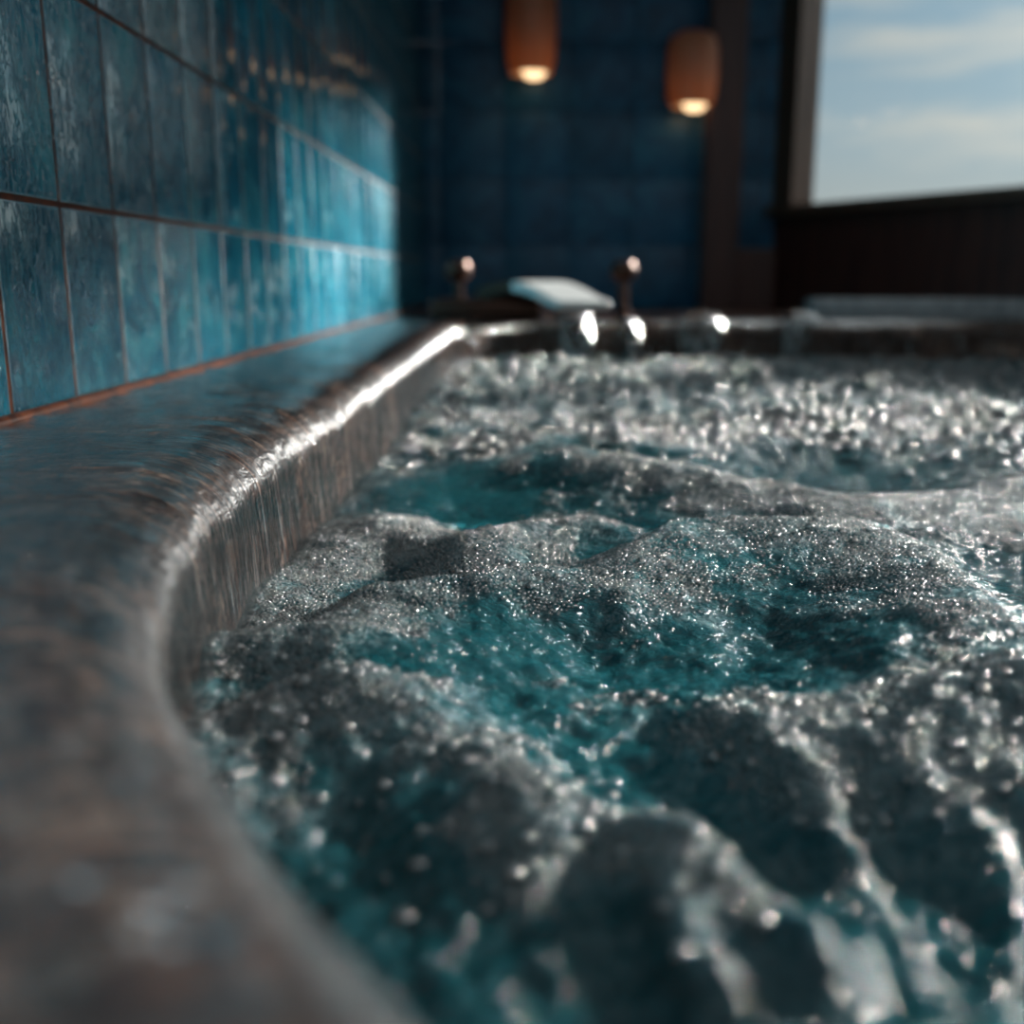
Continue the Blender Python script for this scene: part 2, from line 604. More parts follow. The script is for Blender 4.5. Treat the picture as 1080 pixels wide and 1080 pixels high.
SW = (CY - YN) / 0.868        # length of the window wall
WZ0, WZ1 = ZC + 0.62 * A, ZC + 2.65 * A
P0 = Vector((CX, CY, 0))
WS0, WS1 = 0.24 * A, 3.05 * A         # window in the picture
VS0, VS1 = 3.40 * A, SW - 0.6 * A    # unseen second window, added to let sun onto the near water
tag(quad_wall('wall_right', P0, WD, 0.0, SW, 0, WZ0 - 0.03, M['wood']), kind='structure')
tag(quad_wall('wall_right_lintel', P0, WD, 0.0, VS0, WZ1, ZT, M['wood']), kind='structure')
tag(quad_wall('wall_right_added_pier', P0, WD, WS1, VS0, WZ0 - 0.03, WZ1, M['wood']), kind='structure')  # slim unseen pier added between the windows to block sun
tag(quad_wall('wall_right_end', P0, WD, VS1, SW, WZ0 - 0.03, ZT, M['wood']), kind='structure')
WZ2 = ZC + 2.36 * A
tag(quad_wall('wall_right_shade_header', P0, WD, VS0, SW, WZ2, ZT, M['wood']), kind='structure')  # unseen header set low to shade the near tiles and rim
n_in = Vector((WD.y, -WD.x, 0))


def frame_bar(s0, s1, z0, z1, off0, off1, name, mat, parent):
    d, n = WD, n_in
    V = []
    for s, w in ((s0, off1), (s1, off1), (s1, off0), (s0, off0)):
        q = P0 + d * s + n * w
        V += [(q.x, q.y, z0), (q.x, q.y, z1)]
    m = MB()
    m.v = V
    m.f = [(0, 2, 3, 1), (2, 4, 5, 3), (4, 6, 7, 5), (6, 0, 1, 7), (1, 3, 5, 7), (0, 6, 4, 2)]
    return m.build(name, mat, parent, sm=False)


win = bpy.data.objects.new('window_1', None)
COL.objects.link(win)
tag(win, 'wide brown framed window showing a pale cloudy sky', 'window', kind='structure')
added_win = bpy.data.objects.new('added_window', None)
COL.objects.link(added_win)
tag(added_win, 'unseen brown framed window added to let sun onto the near water', 'window', kind='structure')
frame_bar(-0.02, WS0, WZ0 - 0.03, WZ1, -0.08, 0.012, 'window_frame', M['frame'], win)
frame_bar(WS1, WS1 + 0.05, WZ0 - 0.03, WZ1, -0.08, 0.012, 'window_frame', M['frame'], win)
frame_bar(0.0, WS1 + 0.05, WZ1 - 0.03, WZ1 + 0.03, -0.08, 0.012, 'window_frame', M['frame'], win)
frame_bar(0.0, WS1 + 0.05, WZ0 - 0.03, WZ0, -0.10, 0.045, 'window_sill', M['frame'], win)
frame_bar(VS0 - 0.02, VS0 + 0.03, WZ0, WZ2, -0.08, 0.012, 'window_frame', M['frame'], added_win)
frame_bar(VS1 - 0.03, VS1 + 0.02, WZ0, WZ2, -0.08, 0.012, 'window_frame', M['frame'], added_win)
frame_bar(VS0, VS1, WZ2 - 0.05, WZ2, -0.08, 0.012, 'window_frame', M['frame'], added_win)
frame_bar(VS0 - 0.02, VS1 + 0.02, WZ0 - 0.03, WZ0, -0.10, 0.045, 'window_sill', M['frame'], added_win)
frame_bar(VS0 + 0.03, VS1 - 0.03, WZ0, WZ2 - 0.05, -0.05, -0.044, 'pane', M['pane'], added_win)
frame_bar(WS0, WS1, WZ0, WZ1 - 0.03, -0.05, -0.044, 'pane', M['pane'], win)

tag(MB().box(XL - 0.06, 4.2, YN - 0.08, YN, 0, ZT).build('wall_front', M['plaster'], sm=False), kind='structure')
cp = MB()  # stops short: unseen roof left open over the near side for sky fill
cxe = CX + 0.497 * (CY - 4.6 * A) / 0.868
for zz in (ZT, ZT + 0.06):
    cp.v += [(XL - 0.06, 4.6 * A, zz), (cxe, 4.6 * A, zz), (CX, CY + 0.06, zz), (XL - 0.06, CY + 0.06, zz)]
cp.f = [(0, 3, 2, 1), (4, 5, 6, 7), (0, 1, 5, 4), (1, 2, 6, 5), (2, 3, 7, 6), (3, 0, 4, 7)]
tag(cp.build('ceiling', M['ceil'], sm=False), kind='structure')
tag(MB().box(XL - 0.06, 4.2, YN - 0.08, YB + 0.06, -0.06, 0).build('floor', M['floor'], sm=False), kind='structure')

# post on the back wall, low panel between post and window corner, copper bead along the ledge
px0, _ = on_y(746, 150, YB - 0.1)
px1, _ = on_y(783, 150, YB - 0.1)
tag(MB().box(px0, px1, YB - 0.11, YB - 0.004, 0, ZT, 0.006).build('trim_1', M['wood'], sm=False), kind='structure')
tag(MB().box(px1, CX - 0.0, YB - 0.05, YB - 0.004, 0, ZC + 0.25 * A, 0.004).build('trim_2', M['wood'], sm=False), kind='structure')

# ------------------------------------------------------------------ hot tub rim
YF = 7.0 * A                  # inner face of the far rim
XR = 4.6 * A
# inner face corner path, from far right, along the far rim, down the left side, round the near corner
ctrl = []


def arc(cx, cy, r, a0, a1, n):
    return [(cx + r * math.cos(a0 + (a1 - a0) * i / n), cy + r * math.sin(a0 + (a1 - a0) * i / n)) for i in range(n + 1)]


XI = -0.470 * A
rf = 0.55 * A
path = [(XR, 4.93 * A), (3.42 * A, YF)] + arc(XI + rf, YF - rf, rf, math.pi / 2, math.pi, 24)
near = [(-0.470, 2.0), (-0.463, 1.62), (-0.440, 1.36), (-0.402, 1.13), (-0.350, 0.93), (-0.278, 0.768), (-0.213, 0.650), (-0.152, 0.552), (-0.092, 0.468), (-0.020, 0.380),
        (0.08, 0.24), (0.18, 0.08), (0.30, -0.07), (0.46, -0.17), (0.70, -0.22), (1.0, -0.23)]
path += [(x * A, y * A) for x, y in near] + [(XR, -0.23 * A)]


def resample(pts, step):
    P = np.array(pts)
    # Catmull-Rom through the points for roundness, linear over the long runs
    out = []
    for i in range(len(P) - 1):
        p0, p1, p2, p3 = P[max(i - 1, 0)], P[i], P[i + 1], P[min(i + 2, len(P) - 1)]
        L = np.linalg.norm(p2 - p1)
        n = max(2, int(L / 0.004))
        tt = np.linspace(0, 1, n, endpoint=False)[:, None]
        if L > 0.35:
            out.append(p1 + (p2 - p1) * tt)
        else:
            d1 = p2 - p0
            d2 = p3 - p1
            d1 = d1 / max(np.linalg.norm(d1), 1e-9) * L
            d2 = d2 / max(np.linalg.norm(d2), 1e-9) * L
            h = (2 * tt ** 3 - 3 * tt ** 2 + 1) * p1 + (tt ** 3 - 2 * tt ** 2 + tt) * d1 + (-2 * tt ** 3 + 3 * tt ** 2) * p2 + (tt ** 3 - tt ** 2) * d2
            out.append(h)
    out.append(P[-1:])
    Q = np.vstack(out)
    s = np.concatenate([[0], np.cumsum(np.linalg.norm(np.diff(Q, axis=0), axis=1))])
    m = int(s[-1] / step)
    si = np.linspace(0, s[-1], m)
    return np.stack([np.interp(si, s, Q[:, 0]), np.interp(si, s, Q[:, 1])], 1), si


def rim_sweep(step, lift, face_bottom, top_n, arc_n, face_n, skirt):
    pth, s = resample(path, step)
    tan = np.gradient(pth, axis=0)
    tan /= np.linalg.norm(tan, axis=1)[:, None]
    # path runs far right -> left -> near: the outside of the pool is on the right-hand side
    nrm = np.stack([tan[:, 1], -tan[:, 0]], 1)
    # outer points
    out = np.zeros_like(pth)
    wide = 0.30 * A
    for i, (p, nn) in enumerate(zip(pth, nrm)):
        out[i] = p + nn * 1.4 * A
    yb_out = YF + 0.62 * A
    x, y = pth[:, 0], pth[:, 1]
    # left side: go straight to the wall; far side: to the back line; near side: to the front line
    t0 = np.zeros(len(s))
    for i in range(len(s)):
        q = None
        best = 1e9
        nx, ny = nrm[i]
        for (c, ax) in ((XL + 0.0045, 0), (yb_out, 1), (-1.6 * A, 1)):
            comp = (nx, ny)[ax]
            k = (c - (x, y)[ax][i]) / comp if abs(comp) > 1e-6 else -1
            if k > 0 and k < best:
                best = k
        t0[i] = min(best, 0.38 * A) if nx > 0.05 and y[i] > 4 * A else min(best, 3 * A)
    # keep the ray fan from crossing itself
    out = pth + nrm * t0[:, None]
    rx, rz = 0.14 * A, 0.085 * A
    rows = []
    vd = []
    d = 0.0
    if skirt:
        rows.append((out, np.full(len(s), 0.0)))
        vd.append(-0.7)
    arc_start = pth + nrm * rx
    for j in range(top_n):
        k = j / top_n
        rows.append((out * (1 - k) + arc_start * k, np.full(len(s), ZL + lift)))
        vd.append(-0.25 * (1 - k))
    for j in range(arc_n + 1):
        a = math.pi / 2 * j / arc_n
        off = rx * (1 - math.sin(a)) - lift * math.sin(a) * 0.6
        zz = ZL + lift * math.cos(a) - rz * (1 - math.cos(a))
        rows.append((pth + nrm * off, np.full(len(s), zz)))
        vd.append(0.075 * j / arc_n)
    for j in range(1, face_n + 1):
        k = j / face_n
        zz = ZL - rz + (face_bottom - ZL + rz) * k
        rows.append((pth + nrm * (-0.02 * A * k - lift * 0.6), np.full(len(s), zz)))
        vd.append(0.075 + (ZL - rz - zz))
    V = np.concatenate([np.column_stack([r, z]) for r, z in rows])
    UV = np.concatenate([np.column_stack([s, np.full(len(s), d)]) for d in vd])
    n = len(s)
    R = len(rows)
    ii, jj = np.meshgrid(np.arange(n - 1), np.arange(R - 1))
    a = jj * n + ii
    Fc = np.stack([a, a + n, a + n + 1, a + 1], -1).reshape(-1, 4)
    return V, Fc, UV, nrm, pth, s, R


tub = empty('hot_tub', (1.5 * A, 3 * A, 0), 'sunken hot tub with a wet brown granite rim and ledge', 'hot tub')
V, Fc, UV, nrm, pth, ss, R = rim_sweep(0.010, 0.0, ZW - 0.25, 14, 12, 10, True)
# hand-cut stone: slight unevenness
un = fbm(V[:, 0] * 14, V[:, 1] * 14, 3) * 0.0012
V[:, 2] += np.where((V[:, 2] > 0.1), un, 0)
Vl = V - np.array([1.5 * A, 3 * A, 0])
rim = mesh_np('rim', Vl, Fc, M['granite'], tub, uv=UV)
fl = MB().box(-0.9 * A - 1.5 * A, 3.3 * A - 1.5 * A, -0.3 * A - 3 * A, YF - 3 * A + 0.05, ZW - 0.27, ZW - 0.25)
fl.build('basin_floor', M['granite'], tub, sm=False)
sb = MB().box(XR - 1.5 * A - 0.02, XR - 1.5 * A + 0.18, -1.2 * A - 3 * A, 4.5 * A - 3 * A, 0, ZL, 0.02)
sb.build('side_rim', M['granite'], tub)

# copper bead where the tiles meet the ledge
tag(MB().tube([(XL + 0.004, YN, ZL + 0.004), (XL + 0.004, YB, ZL + 0.004)], 0.0055, 10).build('trim_3', M['grout']), kind='structure')
# ledge continues to the back wall behind the far rim: stone deck
tag(MB().box(XL + 0.004, 2.9 * A, YF + 0.60 * A, YB - 0.12, 0, ZL - 0.004).build('floor_deck', M['granite'], sm=False), kind='structure')

# overflow sheet on the ledge
V, Fc, UV, nrm, pth, ss, R = rim_sweep(0.003, 0.0035, ZW - 0.03, 26, 18, 16, False)
s_, d_ = UV[:, 0], UV[:, 1]
thick = 0.0016 * fbm(s_ * 42, d_ * 9, 3) + 0.0006 * fbm(s_ * 130, d_ * 14, 2) + 0.0022 * fbm(s_ * 11, d_ * 8 + 4, 2)
nv = np.tile(nrm, (R, 1))
steep = smooth(0.0, 0.07, d_)
V[:, 2] += np.maximum(thick, -0.002) * (1 - steep)
V[:, 0] -= nv[:, 0] * np.maximum(thick, -0.0015) * steep
V[:, 1] -= nv[:, 1] * np.maximum(thick, -0.0015) * steep
fall = smooth(0.0, 0.10, d_) * 0.9 + 0.1
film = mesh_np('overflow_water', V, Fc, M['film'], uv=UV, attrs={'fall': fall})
tag(film, 'thin clear water sheet running over the granite ledge into the tub', 'water', kind='stuff')

# ------------------------------------------------------------------ bubbling water surface
def axis(a, b, h0, h1, c):
    """positions from a to b, spacing grows from h0 at c to h1 at b"""
    out = [a]
    while out[-1] < b:
        x = out[-1]
        k = min(max((x - c) / (b - c), 0), 1)
        out.append(x + h0 + (h1 - h0) * k)
    return np.array(out)


gx = axis(-0.46 * A, XR, 0.0019, 0.0034, 0.9 * A)
gy = axis(-0.30 * A, YF + 0.02, 0.0018, 0.0065, 2.2 * A)
X, Y = np.meshgrid(gx, gy)
H = np.zeros_like(X)
FO = np.zeros_like(X)
AE = np.zeros_like(X)


def seg_dist(pts):
    best = np.full(X.shape, 1e9)
    side = np.zeros_like(X)
    for (x0, y0), (x1, y1) in zip(pts[:-1], pts[1:]):
        dx, dy = x1 - x0, y1 - y0
        L2 = dx * dx + dy * dy
        k = np.clip(((X - x0) * dx + (Y - y0) * dy) / L2, 0, 1)
        px, py = X - x0 - k * dx, Y - y0 - k * dy
        d = np.hypot(px, py)
        cr = (dx * py - dy * px)
        m = d < best
        best = np.where(m, d, best)
        side = np.where(m, cr / math.sqrt(L2), side)
    return best, side


warpx = fbm(X * 9, Y * 9, 3) * 0.008
warpy = fbm(X * 9 + 40, Y * 9 + 7, 3) * 0.008


def ridge(pix, h, wf, wb, foam, aer=0.0):
    """swell along a crest line: wf = width towards the viewer, wb = width behind"""
    global H, FO, AE
    pts = [on_z(u, v, ZW + h) for u, v in pix]
    global X, Y
    X0, Y0 = X, Y
    X, Y = X + warpx, Y + warpy
    d, side = seg_dist(pts)
    X, Y = X0, Y0
    w = wf + (wb - wf) * smooth(-0.025, 0.025, side)      # crest lines listed left to right: left-hand side = behind
    g = np.exp(-(d / w) ** 2)
    H = H + 0.8 * h * g
    FO = FO + foam * np.exp(-(d / (w * 1.25)) ** 2)
    AE = AE + aer * np.exp(-(d / (w * 1.6)) ** 2)


def spot(u, v, h, rx, ry, foam=0.0, aer=0.0):
    global H, FO, AE
    x, y = on_z(u, v, ZW)
    g = np.exp(-((X + warpx - x) / rx) ** 2 - ((Y + warpy - y) / ry) ** 2)
    H = H + h * g
    FO = FO + foam * g
    AE = AE + aer * g


# base turbulence: rolling domes, finer chop far away
far = smooth(2.5 * A, 4.6 * A, Y)
dom = billow((X + warpx) * 6.5, (Y + warpy) * 6.5, 2, 0.45)
H += 0.0040 * dom + 0.006 * fbm(X * 4.2 + 3, Y * 4.2, 3)
H += far * (0.006 * billow(X * 11 + 5, Y * 9 + 2, 2, 0.5) + 0.0075 * fbm(X * 21, Y * 17, 3, 0.45))
H += 0.0012 * fbm((X + warpx) * 38, (Y + warpy) * 38, 3) + 0.0005 * fbm(X * 120, Y * 120, 2)
nearm = 1 - smooth(1.1 * A, 2.0 * A, Y)
H += nearm * (0.0020 * billow((X + warpx) * 19 + 3, (Y + warpy) * 17, 3, 0.5) + 0.0026 * fbm(X * 40, Y * 40, 3) + 0.0009 * fbm(X * 95 + 3, Y * 80, 2))
FO -= nearm * 0.20
FO += nearm * 0.25 * fbm(X * 22, Y * 22, 3)
FO += 0.30 + 0.22 * fbm(X * 7, Y * 7, 3) + 0.28 * far

ridge([(408, 622), (500, 606), (545, 590), (620, 588), (671, 570), (740, 549), (850, 548), (900, 542), (962, 556), (990, 590), (1040, 640), (1090, 690)], 0.034, 0.085, 0.035, 0.42, 0.25)
ridge([(390, 650), (470, 640), (560, 636), (640, 646)], 0.012, 0.03, 0.03, 0.25)
ridge([(205, 680), (270, 668), (330, 676), (372, 706)], 0.026, 0.045, 0.035, 0.42)
ridge([(230, 640), (300, 602), (360, 566), (420, 546), (458, 572)], 0.015, 0.06, 0.04, 0.40)
ridge([(500, 572), (560, 553), (625, 548)], 0.020, 0.05, 0.03, 0.32)
ridge([(150, 800), (230, 775), (330, 754), (420, 746), (480, 772), (540, 812), (560, 850)], 0.022, 0.034, 0.030, 0.50, 0.1)
ridge([(555, 770), (640, 744), (720, 740), (800, 756), (870, 792), (930, 826)], 0.009, 0.03, 0.025, 0.32)
ridge([(930, 800), (1000, 770), (1090, 760)], 0.017, 0.038, 0.035, 0.40)
ridge([(792, 772), (840, 818), (885, 872)], 0.016, 0.012, 0.012, 0.50)
ridge([(688, 885), (715, 945), (760, 1015)], 0.016, 0.013, 0.013, 0.45)
ridge([(745, 905), (800, 938), (868, 985)], 0.018, 0.014, 0.013, 0.50)
ridge([(600, 480), (683, 490), (778, 503), (878, 522), (975, 514), (1080, 500)], 0.026, 0.07, 0.05, 0.38)
ridge([(440, 500), (520, 470), (620, 455), (700, 470)], 0.020, 0.10, 0.06, 0.25)
ridge([(760, 455), (860, 450), (960, 430), (1080, 435)], 0.015, 0.10, 0.08, 0.3)
spot(640, 690, -0.016, 0.10, 0.07, -0.50, 0.35)
spot(700, 610, 0.0, 0.08, 0.06, -0.22, 0.7)  # lit teal patch painted into the water colour
spot(480, 520, -0.018, 0.08, 0.14, -0.45, 0.35)
spot(610, 505, 0.0, 0.09, 0.14, -0.25, 0.6)
spot(860, 488, -0.014, 0.12, 0.12, -0.45, 0.2)
spot(335, 745, -0.014, 0.04, 0.03, -0.45)
spot(950, 960, -0.012, 0.07, 0.07, -0.5)
spot(640, 800, -0.012, 0.07, 0.05, -0.35, 0.35)
spot(420, 900, 0.0, 0.04, 0.03, -0.25, 0.1)
spot(740, 795, 0.004, 0.055, 0.045, 0.38, 0.3)
spot(920, 850, 0.0, 0.05, 0.045, 0.32, 0.3)
spot(620, 900, 0.0, 0.045, 0.04, 0.32, 0.3)
spot(1010, 600, -0.010, 0.05, 0.05, -0.35, 0.1)
# bursting jets along the far rim
H += 0.010 * np.exp(-((Y - 6.2 * A) / (0.8 * A)) ** 2) * (0.6 + 1.2 * fbm(X * 17, Y * 13, 3))
FO += 0.25 * np.exp(-((Y - 5.6 * A) / (1.0 * A)) ** 2)
FO = np.clip(FO, 0, 1)
AE = np.clip(AE + 0.35 * nearm + 0.15 + 0.15 * fbm(X * 5 + 9, Y * 5, 2), 0, 1)  # near term lightens the colour so shaded valleys stay teal

# keep only the part inside the rim (with a finger's width under the stone)
ny_, nx_ = X.shape
idx = np.arange(nx_ * ny_).reshape(ny_, nx_)


def inside(px, py):
    poly = np.vstack([pth[::6], pth[-1:]])
    x1, y1 = poly[:, 0], poly[:, 1]
    x2, y2 = np.roll(x1, -1), np.roll(y1, -1)
    c = np.zeros(px.shape, dtype=bool)
    for a, b, c2, d in zip(x1, y1, x2, y2):
        if b == d:
            continue
        cond = ((b > py) != (d > py)) & (px < (c2 - a) * (py - b) / (d - b) + a)
        c ^= cond
    return c


# shrink slightly outwards by testing points pulled towards the pool centre
cx_, cy_ = 1.6 * A, 3.2 * A
dd = np.hypot(X - cx_, Y - cy_)
k = 1 - 0.010 / np.maximum(dd, 0.05)
ins = inside((cx_ + (X - cx_) * k).ravel(), (cy_ + (Y - cy_) * k).ravel()).reshape(X.shape)
q = ins[:-1, :-1] & ins[1:, :-1] & ins[1:, 1:] & ins[:-1, 1:]
Fw = np.stack([idx[:-1, :-1][q], idx[:-1, 1:][q], idx[1:, 1:][q], idx[1:, :-1][q]], -1)
Vw = np.column_stack([X.ravel(), Y.ravel(), (ZW + H).ravel()])
used = np.unique(Fw)
remap = np.full(len(Vw), -1, dtype=np.int64)
remap[used] = np.arange(len(used))
water = mesh_np('bubbling_water', Vw[used], remap[Fw], M['water'], attrs={'foam': FO.ravel()[used], 'aerated_lit': AE.ravel()[used]})
tag(water, 'churning teal hot tub water covered in foam and bubbles', 'water', kind='stuff')

# ------------------------------------------------------------------ faucet on the far rim
fx, fz = on_y(520, 335, YF + 0.25 * A)
fau = empty('waterfall_faucet', (fx, YF + 0.25 * A, ZL + 0.004), 'dark bronze tub faucet with a wide metal spout lip painted sunlit pale', 'faucet')
MB().box(-0.15, 0.12, -0.04, 0.07, 0, 0.045, 0.012).build('body', M['bronze'], fau)
sp = MB()
secs = []
for k in range(13):
    q = k / 12
    cxs = 0.02 + 0.20 * q
    cys = 0.02 - 0.14 * q
    czs = 0.052 + 0.030 * math.sin(math.pi * min(1, q * 1.1)) - 0.018 * q
    th = 0.016 - 0.006 * q
    secs.append((cxs, cys, czs, th))
for (cxs, cys, czs, th) in secs:
    ax, ay = 0.82, 0.57
    w = 0.075
    for (e, zz) in ((-1, -1), (1, -1), (1, 1), (-1, 1)):
        sp.v.append((cxs + ax * w * e, cys + ay * w * e * 0.5, czs + th * zz))
def spout_part(k0, k1):
    m = MB()
    m.v = sp.v[k0 * 4:(k1 + 1) * 4]
    for k in range(k1 - k0):
        for j in range(4):
            l = (j + 1) % 4
            m.f.append((k * 4 + j, k * 4 + l, k * 4 + 4 + l, k * 4 + 4 + j))
    e = (k1 - k0) * 4
    m.f += [(3, 2, 1, 0), (e, e + 1, e + 2, e + 3)]
    return m


nk = spout_part(0, 5).build('neck', M['bronze'], fau)
o = spout_part(5, 12).build('spout', M['lip'], fau)
bv = o.modifiers.new('round', 'BEVEL')
bv.width = 0.006
bv.segments = 3
o['label'] = 'shiny metal spout lip painted sunlit pale'
for hx in (-0.09, 0.325):
    h = MB()
    h.lathe([(0.0, 0.0), (0.022, 0.0), (0.022, 0.012), (0.012, 0.02), (0.011, 0.09), (0.0, 0.092)], (hx, 0.10, 0.0), 24)
    h.lathe([(0.0, 0.085), (0.02, 0.088), (0.032, 0.10), (0.034, 0.118), (0.026, 0.134), (0.0, 0.138)], (hx, 0.10, 0.0), 28)
    h.build('tap_handle', M['bronze'], fau)

# water streams over the far rim
def stream(u0, v0, u1, v1, w0, w1, label, y0, zt):
    x0, _ = on_y(u0, v0, y0)
    x1, _ = on_y(u1, v1, y0 - 0.06)
    V, UV, fa = [], [], []
    n, m = 34, 9
    loc = (x0, y0, zt)
    for i in range(n + 1):
        k = i / n
        if k < 0.25:
            q = k / 0.25
            y = 0.05 * (1 - q)
            z = (0.006 if w0 > 0.02 else -0.004) * math.sin(math.pi * min(q, 1) * 0.9)
            x = 0
        else:
            q = (k - 0.25) / 0.75
            y = -0.012 - 0.05 * math.sqrt(q)
            z = -(zt - ZW - 0.004) * q ** 1.4
            x = (x1 - x0) * q
        w = w0 + (w1 - w0) * k + 0.004 * math.sin(9 * k + u0)
        for j in range(m + 1):
            e = j / m * 2 - 1
            V.append((x + w * e, y - 0.008 * (1 - e * e), z + (0.010 if w0 > 0.02 else 0.003) * (1 - e * e) * (1 - k) + 0.0015 * math.sin(j * 2.1 + k * 14)))
            UV.append((x0 + w * e * 0.8, k * 0.35))
            fa.append(0.25 + 0.75 * k)
    # back of the sheet gives it thickness
    b = len(V)
    for (x, y, z) in list(V):
        V.append((x, y + 0.004, z - 0.003))
    UV += UV
    fa += fa
    Fc = []
    for i in range(n):
        for j in range(m):
            a = i * (m + 1) + j
            Fc.append((a, a + 1, a + m + 2, a + m + 1))
            Fc.append((b + a, b + a + m + 1, b + a + m + 2, b + a + 1))
        for j in (0, m):
            a = i * (m + 1) + j
            q4 = (a, a + m + 1, b + a + m + 1, b + a)
            Fc.append(q4 if j == 0 else q4[::-1])
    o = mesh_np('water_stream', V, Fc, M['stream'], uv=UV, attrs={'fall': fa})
    o.location = loc
    return tag(o, label, 'water stream', 'streams spilling over the far rim')


stream(604, 338, 612, 388, 0.045, 0.030, 'slanting water stream falling from the sunlit pale faucet lip', YF + 0.02, ZL + 0.01)
stream(662, 340, 668, 388, 0.018, 0.020, 'faint thin stream right beside the faucet, over the far rim', YF + 0.01, ZL + 0.005)
stream(738, 338, 736, 388, 0.055, 0.045, 'broad stream over the far rim, in front of the brown post', YF + 0.01, ZL + 0.006)
stream(846, 333, 832, 388, 0.045, 0.026, 'narrowing stream over the far rim, below the window edge', YF + 0.01, ZL + 0.008)

# pale kerb under the window behind the far rim
kx0, _ = on_y(856, 320, YF + 0.30 * A)
tag(MB().box(kx0, 3.48 * A, YF + 0.28 * A, YF + 0.55 * A, ZL - 0.002, ZL + 0.14 * A, 0.012).build('trim_4', M['kerb']), kind='structure')

# ------------------------------------------------------------------ wall lamps
def sconce(u, vtop, vbot, label):
    yc = YB - 0.10
    x, zb = on_y(u, vbot, yc)
    _, zt = on_y(u, vtop, yc)
    r = 25 / F * yc * 1.02
    hgt = zt - zb
    e = empty('wall_lamp', (x, YB - 0.004, zb), label, 'wall lamp', 'amber wall lamps on the back wall')
    y = yc - YB + 0.004
    MB().box(-r * 0.55 - 0.03, r * 0.55 - 0.03, -0.02, 0.0, hgt * 0.15, hgt * 0.95, 0.006).build('back_plate', M['bronze'], e)
    MB().tube([(0, -0.015, hgt * 0.6), (0, y * 0.7, hgt * 0.6)], 0.012).build('arm', M['bronze'], e)
    MB().lathe([(r * 0.80, 0.0), (r * 0.93, hgt * 0.12), (r, hgt * 0.4), (r * 0.98, hgt * 0.75), (r * 0.86, hgt * 0.93), (r * 0.5, hgt), (0.004, hgt * 1.005),
                (0.004, hgt * 0.99), (r * 0.48, hgt * 0.98), (r * 0.8, hgt * 0.9), (r * 0.92, hgt * 0.7), (r * 0.94, hgt * 0.4), (r * 0.87, hgt * 0.12), (r * 0.76, 0.0), (r * 0.80, 0.0)],
               (0, y, 0)).build('lamp_shade', M['amber'], e)
    b = MB().lathe([(0.001, -0.03), (0.026, -0.024), (0.042, 0.0), (0.044, 0.026), (0.028, 0.055), (0.014, 0.075), (0.001, 0.078)], (0.01, y, 0.012), 24)
    o = b.build('bulb', M['bulb'], e)
    return e


sconce(560, -40, 78, 'amber wall lamp higher up, nearer the teal tiled wall')
sconce(729, 34, 112, 'amber wall lamp lower down, beside the brown post')

# ------------------------------------------------------------------ droplets
import bmesh
bm = bmesh.new()
bmesh.ops.create_icosphere(bm, subdivisions=2, radius=1.0)
bm.verts.index_update()
ICO_V = np.array([v.co[:] for v in bm.verts])
ICO_F = np.array([[v.index for v in f.verts] for f in bm.faces])
bm.free()


def blobs(name, centers, radii, squash, mat, label, cat):
    n = len(centers)
    V = (ICO_V[None] * (np.asarray(radii)[:, None, None] * np.asarray(squash))) + np.asarray(centers)[:, None]
    Fc = ICO_F[None] + (np.arange(n) * len(ICO_V))[:, None, None]
    o = mesh_np(name, V.reshape(-1, 3), Fc.reshape(-1, 3), mat)
    return tag(o, label, cat, kind='stuff')


# condensation on the near upper tiles
n = 2600
ty = rng.uniform(1.75 * A, 3.6 * A, n)
tz = ZC + rng.uniform(0.16 * A, 1.2 * A, n)
keep = fbm(ty * 22, tz * 16, 3) > 0.05
ty, tz = ty[keep], tz[keep]
blobs('condensation_drops', np.column_stack([np.full(len(ty), XL + 0.0037), ty, tz]), rng.uniform(0.0004, 0.0013, len(ty)), np.array([0.7, 0.85, 1.4]), M['drop'],
      'tiny beads of condensation on the near teal wall tiles', 'droplets')
# splash drops lying on the ledge near the corner
cs, rs = [], []
for (u, v, r) in [(165, 945, .0030), (200, 925, .0022), (87, 922, .0020), (12, 910, .0022), (147, 975, .0018), (184, 985, .0018), (30, 588, .0030), (72, 603, .0020), (85, 628, .0018),
                  (95, 640, .0018), (70, 780, .0020), (128, 815, .0018), (100, 745, .0015), (160, 800, .0020), (132, 760, .0018), (64, 650, .0016), (120, 700, .0017)]:
    x, y = on_z(u, v, ZL + 0.005)
    cs.append((x, y, ZL + 0.0045))
    rs.append(r)
blobs('splash_drops', cs, rs, np.array([1, 1, 0.7]), M['drop'], 'scattered splash drops on the near corner of the granite ledge', 'droplets')

# foam bubbles: real little domes riding on the foam where it is close enough to see them
from mathutils import noise as _mn
def surf(px, py):
    ix = np.clip(np.searchsorted(gx, px) - 1, 0, len(gx) - 2)
    iy = np.clip(np.searchsorted(gy, py) - 1, 0, len(gy) - 2)
    fx_ = (px - gx[ix]) / (gx[ix + 1] - gx[ix])
    fy_ = (py - gy[iy]) / (gy[iy + 1] - gy[iy])

    def bl(Q):
        return (Q[iy, ix] * (1 - fx_) + Q[iy, ix + 1] * fx_) * (1 - fy_) + (Q[iy + 1, ix] * (1 - fx_) + Q[iy + 1, ix + 1] * fx_) * fy_
    return bl(H), bl(FO)


